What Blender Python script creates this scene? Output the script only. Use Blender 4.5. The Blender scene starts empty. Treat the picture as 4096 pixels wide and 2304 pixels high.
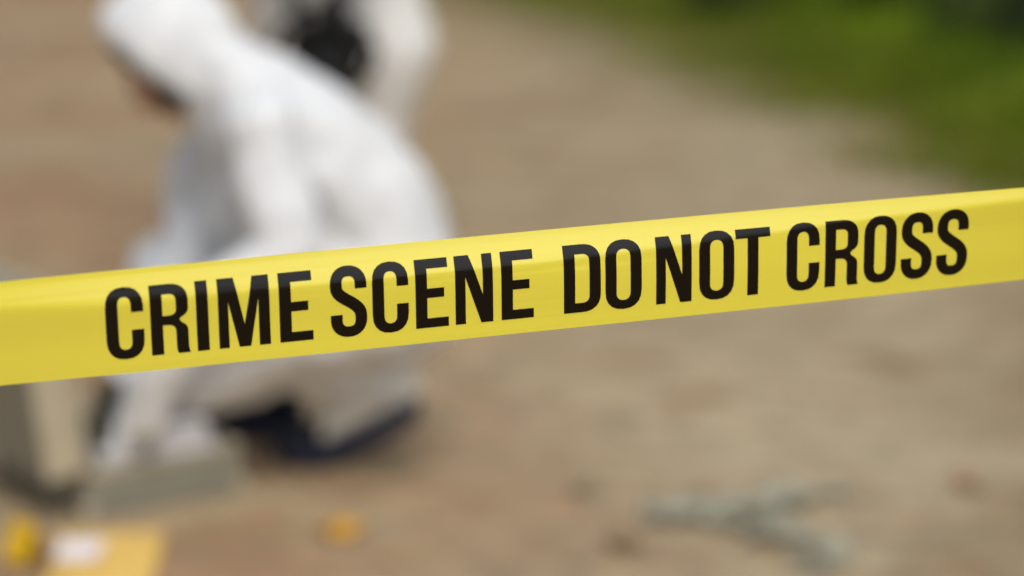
import bpy, bmesh, math, random
import numpy as np
from mathutils import Vector, Matrix, Quaternion
from mathutils.geometry import delaunay_2d_cdt
R = math.radians
scene = bpy.context.scene
C = scene.collection

# ------------------------------------------------------------------ camera
cam_d = bpy.data.cameras.new('camera'); cam = bpy.data.objects.new('camera', cam_d); C.objects.link(cam)
cam.location = (0, 0, 1.5); cam.rotation_euler = (R(90 - 13), 0, 0)
cam_d.lens = 85; cam_d.sensor_width = 36; cam_d.clip_start = 0.05; cam_d.clip_end = 3000
cam_d.dof.use_dof = True; cam_d.dof.focus_distance = 1.83; cam_d.dof.aperture_fstop = 2.2
cam_d.dof.aperture_blades = 0
scene.camera = cam

# ------------------------------------------------------------------ sky, sun, exposure (soft overcast daylight)
SUN_DIR = Vector((0.20, -0.52, 0.83)).normalized()      # towards the sun
elev = math.asin(SUN_DIR.z); azim = math.atan2(SUN_DIR.x, SUN_DIR.y)
world = bpy.data.worlds.new('World'); scene.world = world; world.use_nodes = True
wn = world.node_tree.nodes; wl = world.node_tree.links; wn.clear()
sky = wn.new('ShaderNodeTexSky'); sky.sky_type = 'NISHITA'; sky.sun_disc = False
sky.sun_elevation = elev; sky.sun_rotation = azim
sky.air_density = 1.0; sky.dust_density = 5.0; sky.ozone_density = 1.0
hs = wn.new('ShaderNodeHueSaturation'); hs.inputs['Saturation'].default_value = 0.55
bg = wn.new('ShaderNodeBackground'); bg.inputs['Strength'].default_value = 0.13
wo = wn.new('ShaderNodeOutputWorld')
wl.new(sky.outputs[0], hs.inputs['Color']); wl.new(hs.outputs[0], bg.inputs['Color']); wl.new(bg.outputs[0], wo.inputs['Surface'])
sd = bpy.data.lights.new('sun', 'SUN'); sd.energy = 1.2; sd.angle = R(32); sd.color = (1.0, 0.98, 0.94)
sun = bpy.data.objects.new('sun', sd); C.objects.link(sun); sun.location = SUN_DIR * 30
sun.rotation_euler = SUN_DIR.to_track_quat('Z', 'Y').to_euler()
vs = scene.view_settings
vs.view_transform = 'Standard'; vs.look = 'None'; vs.gamma = 1.0; vs.exposure = 0.0; vs.use_curve_mapping = False
scene.cycles.use_denoising = True
scene.cycles.max_bounces = 6

# ------------------------------------------------------------------ helpers
def mat(name, col, rough=0.7, spec=0.5, var=0.0, vscale=20.0, bump=0.0, bscale=60.0, col2=None, trans=0.0, coat=0.0, stretch=None, metal=0.0):
    m = bpy.data.materials.new(name); m.use_nodes = True
    nt = m.node_tree; N = nt.nodes; L = nt.links
    b = N['Principled BSDF']; out = N['Material Output']
    b.inputs['Roughness'].default_value = rough
    b.inputs['Specular IOR Level'].default_value = spec; b.inputs['Coat Weight'].default_value = coat; b.inputs['Coat Roughness'].default_value = .15
    b.inputs['Metallic'].default_value = metal
    if coat: b.inputs['Coat Weight'].default_value = coat; b.inputs['Coat Roughness'].default_value = 0.12
    tc = N.new('ShaderNodeTexCoord'); vec = tc.outputs['Object']
    if stretch:
        mp = N.new('ShaderNodeMapping'); mp.inputs['Scale'].default_value = stretch
        L.new(vec, mp.inputs['Vector']); vec = mp.outputs[0]
    c1 = tuple(col) + (1,)
    colsock = None
    if var or col2:
        n = N.new('ShaderNodeTexNoise'); n.inputs['Scale'].default_value = vscale; n.inputs['Detail'].default_value = 5
        L.new(vec, n.inputs['Vector'])
        r = N.new('ShaderNodeValToRGB')
        r.color_ramp.elements[0].position = 0.3; r.color_ramp.elements[1].position = 0.7
        c2 = tuple(col2) if col2 else tuple(min(1, x * (1 + var)) for x in col)
        r.color_ramp.elements[0].color = tuple(x * (1 - var) for x in col) + (1,)
        r.color_ramp.elements[1].color = c2 + (1,)
        L.new(n.outputs['Fac'], r.inputs['Fac']); colsock = r.outputs['Color']; L.new(colsock, b.inputs['Base Color'])
    else:
        b.inputs['Base Color'].default_value = c1
    if bump:
        n2 = N.new('ShaderNodeTexNoise'); n2.inputs['Scale'].default_value = bscale; n2.inputs['Detail'].default_value = 6
        L.new(vec, n2.inputs['Vector'])
        bp = N.new('ShaderNodeBump'); bp.inputs['Strength'].default_value = bump; bp.inputs['Distance'].default_value = 0.01
        L.new(n2.outputs['Fac'], bp.inputs['Height']); L.new(bp.outputs[0], b.inputs['Normal'])
    if trans:
        t = N.new('ShaderNodeBsdfTranslucent'); t.inputs['Color'].default_value = c1
        if colsock: L.new(colsock, t.inputs['Color'])
        mx = N.new('ShaderNodeMixShader'); mx.inputs[0].default_value = trans
        L.new(b.outputs[0], mx.inputs[1]); L.new(t.outputs[0], mx.inputs[2]); L.new(mx.outputs[0], out.inputs['Surface'])
    return m

def link(name, me, m, parent=None, smooth=False):
    o = bpy.data.objects.new(name, me); C.objects.link(o)
    if m: me.materials.clear(); me.materials.append(m)
    if smooth:
        me.polygons.foreach_set('use_smooth', [True] * len(me.polygons))
    if parent: o.parent = parent
    return o

def obj(name, bm, m, parent=None, smooth=False):
    me = bpy.data.meshes.new(name); bm.normal_update(); bm.to_mesh(me); bm.free()
    return link(name, me, m, parent, smooth)

def pyobj(name, v, f, m, parent=None, smooth=False):
    me = bpy.data.meshes.new(name); me.from_pydata(v, [], f); me.update()
    return link(name, me, m, parent, smooth)

def tag(o, label, cat, group=None):
    o['label'] = label; o['category'] = cat
    if group: o['group'] = group
    return o

def thing(name, label, cat, loc=(0, 0, 0), rotz=0.0, group=None):
    o = bpy.data.objects.new(name, None); C.objects.link(o)
    o.empty_display_size = 0.1; o.location = loc; o.rotation_euler = (0, 0, rotz)
    return tag(o, label, cat, group)

def box(bm, lo, hi, bev=0.0, M=None):
    lo = Vector(lo); hi = Vector(hi)
    r = bmesh.ops.create_cube(bm, size=1.0)
    vs_ = r['verts']
    for v in vs_:
        v.co = Vector([lo[i] + (v.co[i] + .5) * (hi[i] - lo[i]) for i in range(3)])
    if bev:
        es = list({e for v in vs_ for e in v.link_edges})
        rr = bmesh.ops.bevel(bm, geom=es, offset=bev, segments=2, affect='EDGES', profile=0.5)
        vs_ = list({v for f in rr['faces'] for v in f.verts} | {v for v in vs_ if v.is_valid})
    if M is not None: bmesh.ops.transform(bm, matrix=M, verts=vs_)
    return vs_

def lathe(bm, prof, n=20, M=None):
    rings = []
    for r, z in prof:
        if r < 1e-6: rings.append([bm.verts.new((0, 0, z))])
        else: rings.append([bm.verts.new((r * math.cos(2 * math.pi * i / n), r * math.sin(2 * math.pi * i / n), z)) for i in range(n)])
    for a, b in zip(rings, rings[1:]):
        for i in range(n):
            j = (i + 1) % n
            if len(a) == 1 and len(b) == 1: continue
            if len(a) == 1: bm.faces.new((a[0], b[j], b[i]))
            elif len(b) == 1: bm.faces.new((a[i], a[j], b[0]))
            else: bm.faces.new((a[i], a[j], b[j], b[i]))
    if M is not None: bmesh.ops.transform(bm, matrix=M, verts=[v for r in rings for v in r])

def tube(bm, pts, rad, n=10):
    pts = [Vector(p) for p in pts]
    rads = rad if isinstance(rad, (list, tuple)) else [rad] * len(pts)
    rings = []; up = Vector((0, 0, 1))
    for i, p in enumerate(pts):
        d = (pts[min(i + 1, len(pts) - 1)] - pts[max(i - 1, 0)]).normalized()
        a = d.cross(up)
        if a.length < 1e-3: a = d.cross(Vector((1, 0, 0)))
        a.normalize(); b = d.cross(a)
        rings.append([bm.verts.new(p + (a * math.cos(2 * math.pi * k / n) + b * math.sin(2 * math.pi * k / n)) * rads[i]) for k in range(n)])
    for a, b in zip(rings, rings[1:]):
        for k in range(n):
            j = (k + 1) % n
            bm.faces.new((a[k], a[j], b[j], b[k]))
    bm.faces.new(rings[0][::-1]); bm.faces.new(rings[-1])

# a volume made of tapered, rounded segments, merged to one continuous skin
def ball_pts(p, r, n=2):
    bm = bmesh.new(); bmesh.ops.create_icosphere(bm, subdivisions=n, radius=1.0)
    rr = r if isinstance(r, (tuple, list)) else (r, r, r)
    out = [Vector((p[0] + v.co.x * rr[0], p[1] + v.co.y * rr[1], p[2] + v.co.z * rr[2])) for v in bm.verts]
    bm.free(); return out

def add_hull(bm, pts):
    vs_ = [bm.verts.new(p) for p in pts]
    r = bmesh.ops.convex_hull(bm, input=vs_)
    junk = [g for g in r['geom_interior'] + r['geom_unused'] if isinstance(g, bmesh.types.BMVert)]
    if junk: bmesh.ops.delete(bm, geom=list(set(junk)), context='VERTS')

def body_mesh(name, chains, voxel=0.012, smooth=6, wrinkle=0.0, wscale=0.09, w2=0.0, cut=None):
    bm = bmesh.new()
    for ch in chains:
        if len(ch) == 1: add_hull(bm, ball_pts(*ch[0]))
        for a, b in zip(ch, ch[1:]):
            add_hull(bm, ball_pts(*a) + ball_pts(*b))
    me = bpy.data.meshes.new(name); bm.to_mesh(me); bm.free()
    o = bpy.data.objects.new(name, me); C.objects.link(o)
    md = o.modifiers.new('r', 'REMESH'); md.mode = 'VOXEL'; md.voxel_size = voxel
    md = o.modifiers.new('s', 'SMOOTH'); md.factor = 0.5; md.iterations = smooth
    for amp, sc in ((wrinkle, wscale), (w2, wscale * 0.4)):
        if amp:
            tx = bpy.data.textures.new('folds', 'CLOUDS'); tx.noise_scale = sc; tx.noise_depth = 2; tx.noise_type = 'SOFT_NOISE'
            md = o.modifiers.new('d', 'DISPLACE'); md.texture = tx; md.strength = amp; md.mid_level = 0.5; md.texture_coords = 'LOCAL'
    md = o.modifiers.new('s2', 'SMOOTH'); md.factor = 0.5; md.iterations = 2
    dg = bpy.context.evaluated_depsgraph_get(); dg.update()
    res = bpy.data.meshes.new_from_object(o.evaluated_get(dg))
    bpy.data.objects.remove(o); res.name = name
    return res

# ------------------------------------------------------------------ materials
def soil():
    m = bpy.data.materials.new('pale dry soil'); m.use_nodes = True
    nt = m.node_tree; N = nt.nodes; L = nt.links; b = N['Principled BSDF']
    b.inputs['Roughness'].default_value = 0.95; b.inputs['Specular IOR Level'].default_value = 0.15
    tc = N.new('ShaderNodeTexCoord')
    def noise(sc, det=4, off=0, stretch=(1, 1, 1)):
        mp = N.new('ShaderNodeMapping'); mp.inputs['Location'].default_value = (off, off * .7, 0); mp.inputs['Scale'].default_value = stretch
        L.new(tc.outputs['Object'], mp.inputs['Vector'])
        n = N.new('ShaderNodeTexNoise'); n.inputs['Scale'].default_value = sc; n.inputs['Detail'].default_value = det
        n.inputs['Roughness'].default_value = 0.6
        L.new(mp.outputs[0], n.inputs['Vector']); return n.outputs['Fac']
    def ramp(f, p0, p1):
        r = N.new('ShaderNodeMapRange'); r.inputs['From Min'].default_value = p0; r.inputs['From Max'].default_value = p1
        L.new(f, r.inputs['Value']); return r.outputs[0]
    def mix(f, a, bb, typ='MIX'):
        x = N.new('ShaderNodeMix'); x.data_type = 'RGBA'; x.blend_type = typ
        if hasattr(f, 'is_linked'): L.new(f, x.inputs['Factor'])
        else: x.inputs['Factor'].default_value = f
        for s, v in (('A', a), ('B', bb)):
            i = [q for q in x.inputs if q.name == s and q.type == 'RGBA'][0]
            if hasattr(v, 'is_linked'): L.new(v, i)
            else: i.default_value = tuple(v) + (1,)
        return [q for q in x.outputs if q.type == 'RGBA'][0]
    # dry pale soil, redder clay, grey dust
    sep = N.new('ShaderNodeSeparateXYZ'); L.new(tc.outputs['Object'], sep.inputs[0])
    clay = mix(ramp(noise(0.55, 3, 3.1), .42, .60), (.43, .315, .198), (.375, .25, .155))
    dust = mix(ramp(noise(1.1, 4, 9.4, (.6, 1.4, 1)), .45, .62), clay, (.475, .39, .258))
    # the trodden middle of the track is greyer than the clay at its left
    addn = N.new('ShaderNodeMath'); addn.operation = 'MULTIPLY_ADD'; L.new(noise(.9, 3, 5), addn.inputs[0]); addn.inputs[1].default_value = 1.6; L.new(sep.outputs['X'], addn.inputs[2])
    track = mix(ramp(addn.outputs[0], .25, 1.5), dust, (.448, .380, .258))
    leafm = mix(ramp(noise(3.2, 3, 1.7, (.8, 1.3, 1)), .56, .68), track, (.31, .21, .12))
    leafm = mix(ramp(noise(4.6, 3, 6.7), .60, .72), leafm, (.45, .27, .165))
    grey = mix(ramp(noise(5.0, 3, 14.7), .60, .70), leafm, (.23, .215, .15))
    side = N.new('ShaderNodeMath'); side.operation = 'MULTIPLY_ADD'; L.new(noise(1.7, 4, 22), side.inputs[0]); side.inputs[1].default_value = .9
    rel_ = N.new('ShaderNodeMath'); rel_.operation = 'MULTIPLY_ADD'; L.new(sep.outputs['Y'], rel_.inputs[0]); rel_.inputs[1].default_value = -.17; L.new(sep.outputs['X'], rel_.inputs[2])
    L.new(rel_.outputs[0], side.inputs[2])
    grey = mix(ramp(side.outputs[0], .40, 1.0), grey, (.25, .185, .105))      # lens edge falloff put into the soil colour, darker towards the right
    big = mix(ramp(noise(1.3, 5, 31, (.55, 1.1, 1)), .35, .65), (.90, .885, .86), (1.10, 1.10, 1.09))
    grey = mix(1.0, grey, big, 'MULTIPLY')
    clod = mix(ramp(noise(9.0, 4, 41, (.8, 1.2, 1)), .36, .66), (.80, .79, .765), (1.14, 1.13, 1.11))
    grey = mix(1.0, grey, clod, 'MULTIPLY')
    far = N.new('ShaderNodeMath'); far.operation = 'MULTIPLY_ADD'; L.new(noise(.8, 3, 51), far.inputs[0]); far.inputs[1].default_value = 3.0; L.new(sep.outputs['Y'], far.inputs[2])
    grey = mix(ramp(far.outputs[0], 6.2, 9.5), grey, mix(1.0, grey, (.87, .865, .84), 'MULTIPLY'))       # darker soil farther up the track
    vx = N.new('ShaderNodeMath'); vx.operation = 'MULTIPLY_ADD'; L.new(sep.outputs['Y'], vx.inputs[0]); vx.inputs[1].default_value = .40; L.new(sep.outputs['X'], vx.inputs[2])
    vn = N.new('ShaderNodeMath'); vn.operation = 'MULTIPLY_ADD'; L.new(noise(1.5, 4, 61), vn.inputs[0]); vn.inputs[1].default_value = 1.4; L.new(vx.outputs[0], vn.inputs[2])
    grey = mix(ramp(vn.outputs[0], 5.25, 6.1), grey, (.17, .145, .055))                                  # mossy earth under the verge
    fine = mix(ramp(noise(45, 6, 2), .3, .75), (.72, .72, .72), (1.12, 1.10, 1.06))
    out = mix(1.0, grey, fine, 'MULTIPLY')
    L.new(out, b.inputs['Base Color'])
    bp = N.new('ShaderNodeBump'); bp.inputs['Strength'].default_value = 0.7; bp.inputs['Distance'].default_value = 0.012
    L.new(noise(38, 8, 0), bp.inputs['Height']); L.new(bp.outputs[0], b.inputs['Normal'])
    return m

M = {}
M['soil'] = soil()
M['suit'] = mat('white coverall fabric', (.69, .712, .725), .62, .35, var=.02, vscale=8, bump=.25, bscale=45)
M['suit2'] = mat('off white coverall fabric', (.68, .675, .65), .65, .3, var=.03, vscale=8, bump=.25, bscale=45)
M['cover'] = mat('cream shoe cover', (.76, .745, .66), .6, .3, var=.06, vscale=14, bump=.3, bscale=60)
M['shoe'] = mat('black navy shoe', (.016, .018, .028), .6, .35, var=.15, vscale=30, bump=.3, bscale=120)
M['sole'] = mat('navy rubber sole', (.020, .024, .045), .75, .3, bump=.3, bscale=90)
M['skin'] = mat('skin', (.52, .27, .17), .55, .4, var=.08, vscale=30, bump=.1, bscale=150)
M['lips'] = mat('lips', (.42, .15, .12), .5, .4, var=.05, vscale=60)
M['eye'] = mat('eye white', (.75, .73, .70), .25, .5, var=.02, vscale=60)
M['iris'] = mat('iris', (.06, .035, .02), .2, .5, var=.2, vscale=200)
M['hair'] = mat('dark brown hair', (.030, .022, .014), .65, .3, var=.4, vscale=40, bump=.6, bscale=120, stretch=(1, 1, .2))
M['glove'] = mat('pale nitrile glove', (.70, .73, .77), .45, .45, var=.03, vscale=20, bump=.15, bscale=70)
M['black'] = mat('black plastic', (.008, .008, .008), .5, .2, var=.2, vscale=60, bump=.1, bscale=200)
M['glass'] = mat('dark lens glass', (.01, .012, .016), .08, .6, var=.1, vscale=10)
M['case'] = mat('khaki grey case shell', (.235, .222, .170), .55, .4, var=.10, vscale=9, bump=.15, bscale=120)
M['trim'] = mat('pale case trim', (.42, .37, .265), .45, .4, var=.08, vscale=14, bump=.1, bscale=90)
M['lining'] = mat('case foam lining', (.10, .095, .085), .95, .1, var=.15, vscale=30, bump=.4, bscale=150)
M['steel'] = mat('brushed steel', (.55, .54, .52), .35, .5, var=.05, vscale=40, metal=1.0, stretch=(8, 1, 1))
M['carton'] = mat('white carton', (.74, .73, .74), .7, .3, var=.03, vscale=15, bump=.1, bscale=60)
M['manila'] = mat('manila paper', (.70, .465, .125), .75, .25, var=.05, vscale=12, bump=.2, bscale=50)
M['manila2'] = mat('manila flap paper', (.72, .50, .17), .75, .25, var=.05, vscale=12, bump=.2, bscale=50)
M['sticker'] = mat('white paper sticker', (.80, .76, .78), .6, .3, var=.02, vscale=20)
M['marker'] = mat('yellow marker plastic', (.72, .44, .010), .45, .4, var=.05, vscale=15, bump=.05, bscale=80)
M['blackband'] = mat('black marker band', (.015, .014, .012), .5, .4, var=.1, vscale=30)
M['goldleaf'] = mat('orange yellow leaf', (.70, .37, .035), .6, .3, var=.15, vscale=40, trans=.15)
M['brownleaf'] = mat('brown dry leaf', (.24, .165, .09), .8, .2, var=.2, vscale=40, trans=.1)
M['redleaf'] = mat('reddish dry leaf', (.33, .19, .12), .8, .2, var=.2, vscale=40, trans=.1)
M['oliveleaf'] = mat('olive dry leaf', (.26, .225, .13), .8, .2, var=.2, vscale=40, trans=.1)
M['weed'] = mat('dusty grey green leaf', (.345, .335, .255), .75, .25, var=.22, vscale=30, trans=.1)
M['stalk'] = mat('dry stalk', (.16, .14, .08), .8, .2, var=.2, vscale=40)
M['grass'] = mat('grass', (.12, .24, .001), .6, .3, var=.35, vscale=1.3, col2=(.22, .34, .002), trans=.4)
M['drygrass'] = mat('dry grass', (.19, .16, .025), .7, .3, var=.2, vscale=3, trans=.25)
M['shrub'] = mat('shrub leaf', (.022, .045, .003), .5, .4, var=.35, vscale=3, col2=(.045, .08, .005), trans=.2)
M['bark'] = mat('shrub bark', (.09, .065, .045), .9, .2, var=.3, vscale=30, bump=.5, bscale=60)
M['pebble'] = mat('pebbles', (.33, .27, .20), .85, .3, var=.3, vscale=12, bump=.3, bscale=80)

# ------------------------------------------------------------------ ground
gv = [(-400, -150, 0), (400, -150, 0), (400, 900, 0), (-400, 900, 0)]
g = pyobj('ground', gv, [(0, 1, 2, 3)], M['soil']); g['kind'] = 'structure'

# ------------------------------------------------------------------ barrier tape
# local x runs along the tape, z across it, y away from the viewer
Du = Vector((0.95919541, 0.28088067, 0.03240693)); Wv = Vector((-0.03110091, -0.00910726, 0.99947476)); Bk = Wv.cross(Du)
tape = thing('barrier_tape', 'taut yellow plastic tape printed CRIME SCENE DO NOT CROSS in black capitals', 'barrier tape')
tm = Matrix((Du, Bk, Wv)).transposed().to_4x4(); tm.translation = Vector((0.0228, 1.78178, 1.09363))
tape.matrix_world = tm
HALF = 0.0392
def tilt(u, v):
    """lean of the film (radians, + = top leans away) at u along, v across"""
    lean = R(-3.0) - R(6.5) * min(1.0, (abs(u - .02) / .42) ** 2.5)
    line = float(np.interp(u, [-1.7, -1.1, -.6, -.4, -.33, -.1, 0, .1, .2, .3, .4, .8, 1.3, 1.8], [.022, .016, .020, .0195, .0150, .0143, .0150, .0175, .021, .0255, .029, .022, .015, .02]))
    s = 1 / (1 + math.exp(-(v - line) / .0011))
    fold = .5 + .5 * math.sin(u * 7.0 + .8)
    s += .16 * fold * math.exp(-((v - line + .0075 + .0015 * math.sin(u * 31)) / .0014) ** 2)
    s -= .10 * math.exp(-((v - .0005 - .004 * u) / .0012) ** 2) * (1 if u < .0 else max(0, 1 - u / .1))
    s += .30 * math.exp(-((u - .035) / .03) ** 2) * math.exp(-((v - .0085 - .0012 * math.sin(u * 160)) / .0016) ** 2)
    lip = 1 / (1 + math.exp(-(v - .036) / .0012))
    roll = R(3.0) * math.sin(v * 120 + u * 5) * .5 + R(1.5) * math.sin(u * 9 + v * 40) * .5
    return lean + R(18.0 + 3 * math.sin(u * 3 + .4)) * s - R(6) * lip + roll
NV = 105
vgrid = np.linspace(-HALF, HALF, NV)
_prof = {}
def profile(u):
    key = round(u, 4)
    if key not in _prof:
        a = np.array([tilt(u, v) for v in vgrid]); dv = vgrid[1] - vgrid[0]
        z = np.concatenate(([0], np.cumsum((np.cos(a[1:]) + np.cos(a[:-1])) / 2 * dv)))
        y = np.concatenate(([0], np.cumsum((np.sin(a[1:]) + np.sin(a[:-1])) / 2 * dv)))
        mid = NV // 2
        _prof[key] = (y - y[mid], z - z[mid], a)
    return _prof[key]
def surf(u, v, off=0.0):
    y, z, a = profile(u)
    yy = np.interp(v, vgrid, y); zz = np.interp(v, vgrid, z); aa = np.interp(v, vgrid, a)
    return (u, yy - math.cos(aa) * off, zz + math.sin(aa) * off)
U0, U1, DU = -1.75, 1.80, 0.00625
us = [U0 + i * DU for i in range(int(round((U1 - U0) / DU)) + 1)]
tv = []; tf = []
for u in us:
    y, z, a = profile(u)
    tv += [(u, y[j], z[j]) for j in range(NV)]
nj = NV
for i in range(len(us) - 1):
    for j in range(nj - 1):
        tf.append((i * nj + j, (i + 1) * nj + j, (i + 1) * nj + j + 1, i * nj + j + 1))
def tape_mat(name, base, trans, rough, spec, coat):
    m = bpy.data.materials.new(name); m.use_nodes = True
    nt = m.node_tree; N = nt.nodes; L = nt.links; b = N['Principled BSDF']
    b.inputs['Base Color'].default_value = tuple(base) + (1,)
    b.inputs['Roughness'].default_value = rough; b.inputs['Specular IOR Level'].default_value = spec; b.inputs['Coat Weight'].default_value = coat; b.inputs['Coat Roughness'].default_value = .15
    tc = N.new('ShaderNodeTexCoord'); mp = N.new('ShaderNodeMapping'); mp.inputs['Scale'].default_value = (3, 1, 160)
    L.new(tc.outputs['Object'], mp.inputs['Vector'])
    n = N.new('ShaderNodeTexNoise'); n.inputs['Scale'].default_value = 1.0; n.inputs['Detail'].default_value = 4
    L.new(mp.outputs[0], n.inputs['Vector'])
    bp = N.new('ShaderNodeBump'); bp.inputs['Strength'].default_value = .35; bp.inputs['Distance'].default_value = .0008
    L.new(n.outputs['Fac'], bp.inputs['Height']); L.new(bp.outputs[0], b.inputs['Normal'])
    mr = N.new('ShaderNodeMapRange'); mr.inputs['To Min'].default_value = rough * .7; mr.inputs['To Max'].default_value = rough * 1.4
    L.new(n.outputs['Fac'], mr.inputs['Value']); L.new(mr.outputs[0], b.inputs['Roughness'])
    if trans:
        t = N.new('ShaderNodeBsdfTranslucent'); t.inputs['Color'].default_value = tuple(base) + (1,)
        mx = N.new('ShaderNodeMixShader'); mx.inputs[0].default_value = trans
        L.new(b.outputs[0], mx.inputs[1]); L.new(t.outputs[0], mx.inputs[2]); L.new(mx.outputs[0], N['Material Output'].inputs['Surface'])
    return m
M['tape'] = tape_mat('yellow film', (.895, .785, .070), .08, .20, .9, 1.0)
M['ink'] = tape_mat('black ink', (.004, .0022, .0008), 0, .17, .46, 0.0)
film = pyobj('film', tv, tf, M['tape'], tape, True)

# condensed capitals, cap height 1, drawn as outlines
def arc(cx, cy, rx, ry, a0, a1, n=10, p=2.35):
    out = []
    for i in range(n + 1):
        t = R(a0 + (a1 - a0) * i / n); c_, s_ = math.cos(t), math.sin(t)
        out.append((cx + rx * math.copysign(abs(c_) ** (2 / p), c_), cy + ry * math.copysign(abs(s_) ** (2 / p), s_)))
    return out
S = .168
def gO(w):
    h = w / 2; i = h - S
    o = arc(h, .735, h, .28, 0, 180) + arc(h, .265, h, .28, 180, 360)
    n = arc(h, .765, i, .115, 0, 180) + arc(h, .235, i, .115, 180, 360)
    return [o, n]
def gC(w):
    h = w / 2; i = h - S
    o = [(w, .66)] + arc(h, .735, h, .28, 0, 180) + arc(h, .265, h, .28, 180, 360) + [(w, .40)]
    n = [(w - S, .40)] + arc(h, .235, i, .115, 360, 180) + arc(h, .765, i, .115, 180, 0) + [(w - S, .66)]
    return [o + n]
def gE(w):
    b = .137
    return [[(0, 0), (0, 1), (w, 1), (w, 1 - b), (S, 1 - b), (S, .577), (w * .87, .577), (w * .87, .577 - b), (S, .577 - b), (S, b), (w, b), (w, 0)]]
def gI(w): return [[(0, 0), (0, 1), (w, 1), (w, 0)]]
def gM(w):
    k = w / .73
    return [[(x * k, y) for x, y in [(0, 0), (0, 1), (.232, 1), (.368, .33), (.498, 1), (.73, 1), (.73, 0), (.572, 0), (.572, .68), (.448, 0), (.285, 0), (.142, .67), (.142, 0)]]]
def gN(w):
    k = w / .55
    return [[(x * k, y) for x, y in [(0, 0), (0, 1), (.21, 1), (.402, .41), (.402, 1), (.55, 1), (.55, 0), (.375, 0), (.148, .69), (.148, 0)]]]
def gT(w):
    h = w / 2
    return [[(h - S / 2, 0), (h - S / 2, .863), (0, .863), (0, 1), (w, 1), (w, .863), (h + S / 2, .863), (h + S / 2, 0)]]
def gD(w):
    o = [(0, 0), (0, 1)] + arc(w * .5, .735, w * .5, .265, 90, 0) + arc(w * .5, .265, w * .5, .265, 0, -90)
    n = [(S, .14), (S, .86)] + arc(w * .5, .755, w * .5 - S, .105, 90, 0) + arc(w * .5, .245, w * .5 - S, .105, 0, -90)
    return [o, n]
def gR(w):
    k = w / .535
    o = [(0, 0), (0, 1)] + arc(.265, .765, .26, .235, 90, 0) + arc(.265, .665, .26, .165, 0, -55, 6) + [(.40, .492)] \
        + arc(.275, .31, .243, .165, 55, 0, 6) + [(.518, .09), (.525, .035), (.54, 0), (.370, 0), (.356, .04), (.350, .10), (.350, .30)] \
        + arc(.24, .32, .11, .10, 0, 90, 6) + [(S, .42), (S, 0)]
    n = [(S, .557), (S, .863)] + arc(.255, .775, .102, .088, 90, 0) + arc(.255, .645, .102, .088, 0, -90)
    return [[(x * k, y) for x, y in o], [(x * k, y) for x, y in n]]
def gS(w):
    h = w / 2; t = S; c0 = t / 2
    # centre line, right-top terminal to left-bottom terminal
    rx = h - c0
    cl = [(w - c0, .685), (w - c0, .72)] + arc(h, .755, rx, .185, 0, 180, 14, 2.3) + [(c0, .72)]
    p0, p1, p2, p3 = Vector((c0, .72)), Vector((c0, .53)), Vector((w - c0, .50)), Vector((w - c0, .285))
    for i in range(1, 16):
        q = i / 15; cl.append(tuple(p0 * (1 - q) ** 3 + p1 * 3 * q * (1 - q) ** 2 + p2 * 3 * q * q * (1 - q) + p3 * q ** 3))
    cl += arc(h, .245, rx, .185, 0, -180, 14, 2.3) + [(c0, .28), (c0, .315)]
    pts = [Vector(p) for p in cl]; q = [pts[0]]
    for p in pts[1:]:
        if (p - q[-1]).length > .006: q.append(p)
    pts = q; Lf = []; Rt = []
    for i, p in enumerate(pts):
        d = (pts[min(i + 1, len(pts) - 1)] - pts[max(i - 1, 0)]).normalized(); nrm = Vector((-d.y, d.x))
        wd = t / 2 * (1 - .10 * abs(d.x) if abs(p.y - .5) > .25 else 1.0)
        Lf.append(tuple(p + nrm * wd)); Rt.append(tuple(p - nrm * wd))
    return [Lf + Rt[::-1]]
GL = dict(C=gC, R=gR, I=gI, M=gM, E=gE, S=gS, N=gN, D=gD, O=gO, T=gT)
CAP = .0532; BASE = -.0274
PHRASE = [('C', -328.6, 27.4), ('R', -296.4, 28.1), ('I', -263, 8.8), ('M', -246.9, 38), ('E', -201.8, 24.9),
          ('S', -163.5, 27.6), ('C', -131.7, 27.6), ('E', -98.7, 25.3), ('N', -68, 29.3), ('E', -32.1, 25.3),
          ('D', 17.2, 29.4), ('O', 50.4, 29.2), ('N', 91.4, 28.9), ('O', 126.5, 28.8), ('T', 156.6, 28.6),
          ('C', 198.9, 27.6), ('R', 231.4, 28.3), ('O', 264.3, 27.7), ('S', 296.2, 26.9), ('S', 327, 27)]
_tri = {}
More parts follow.
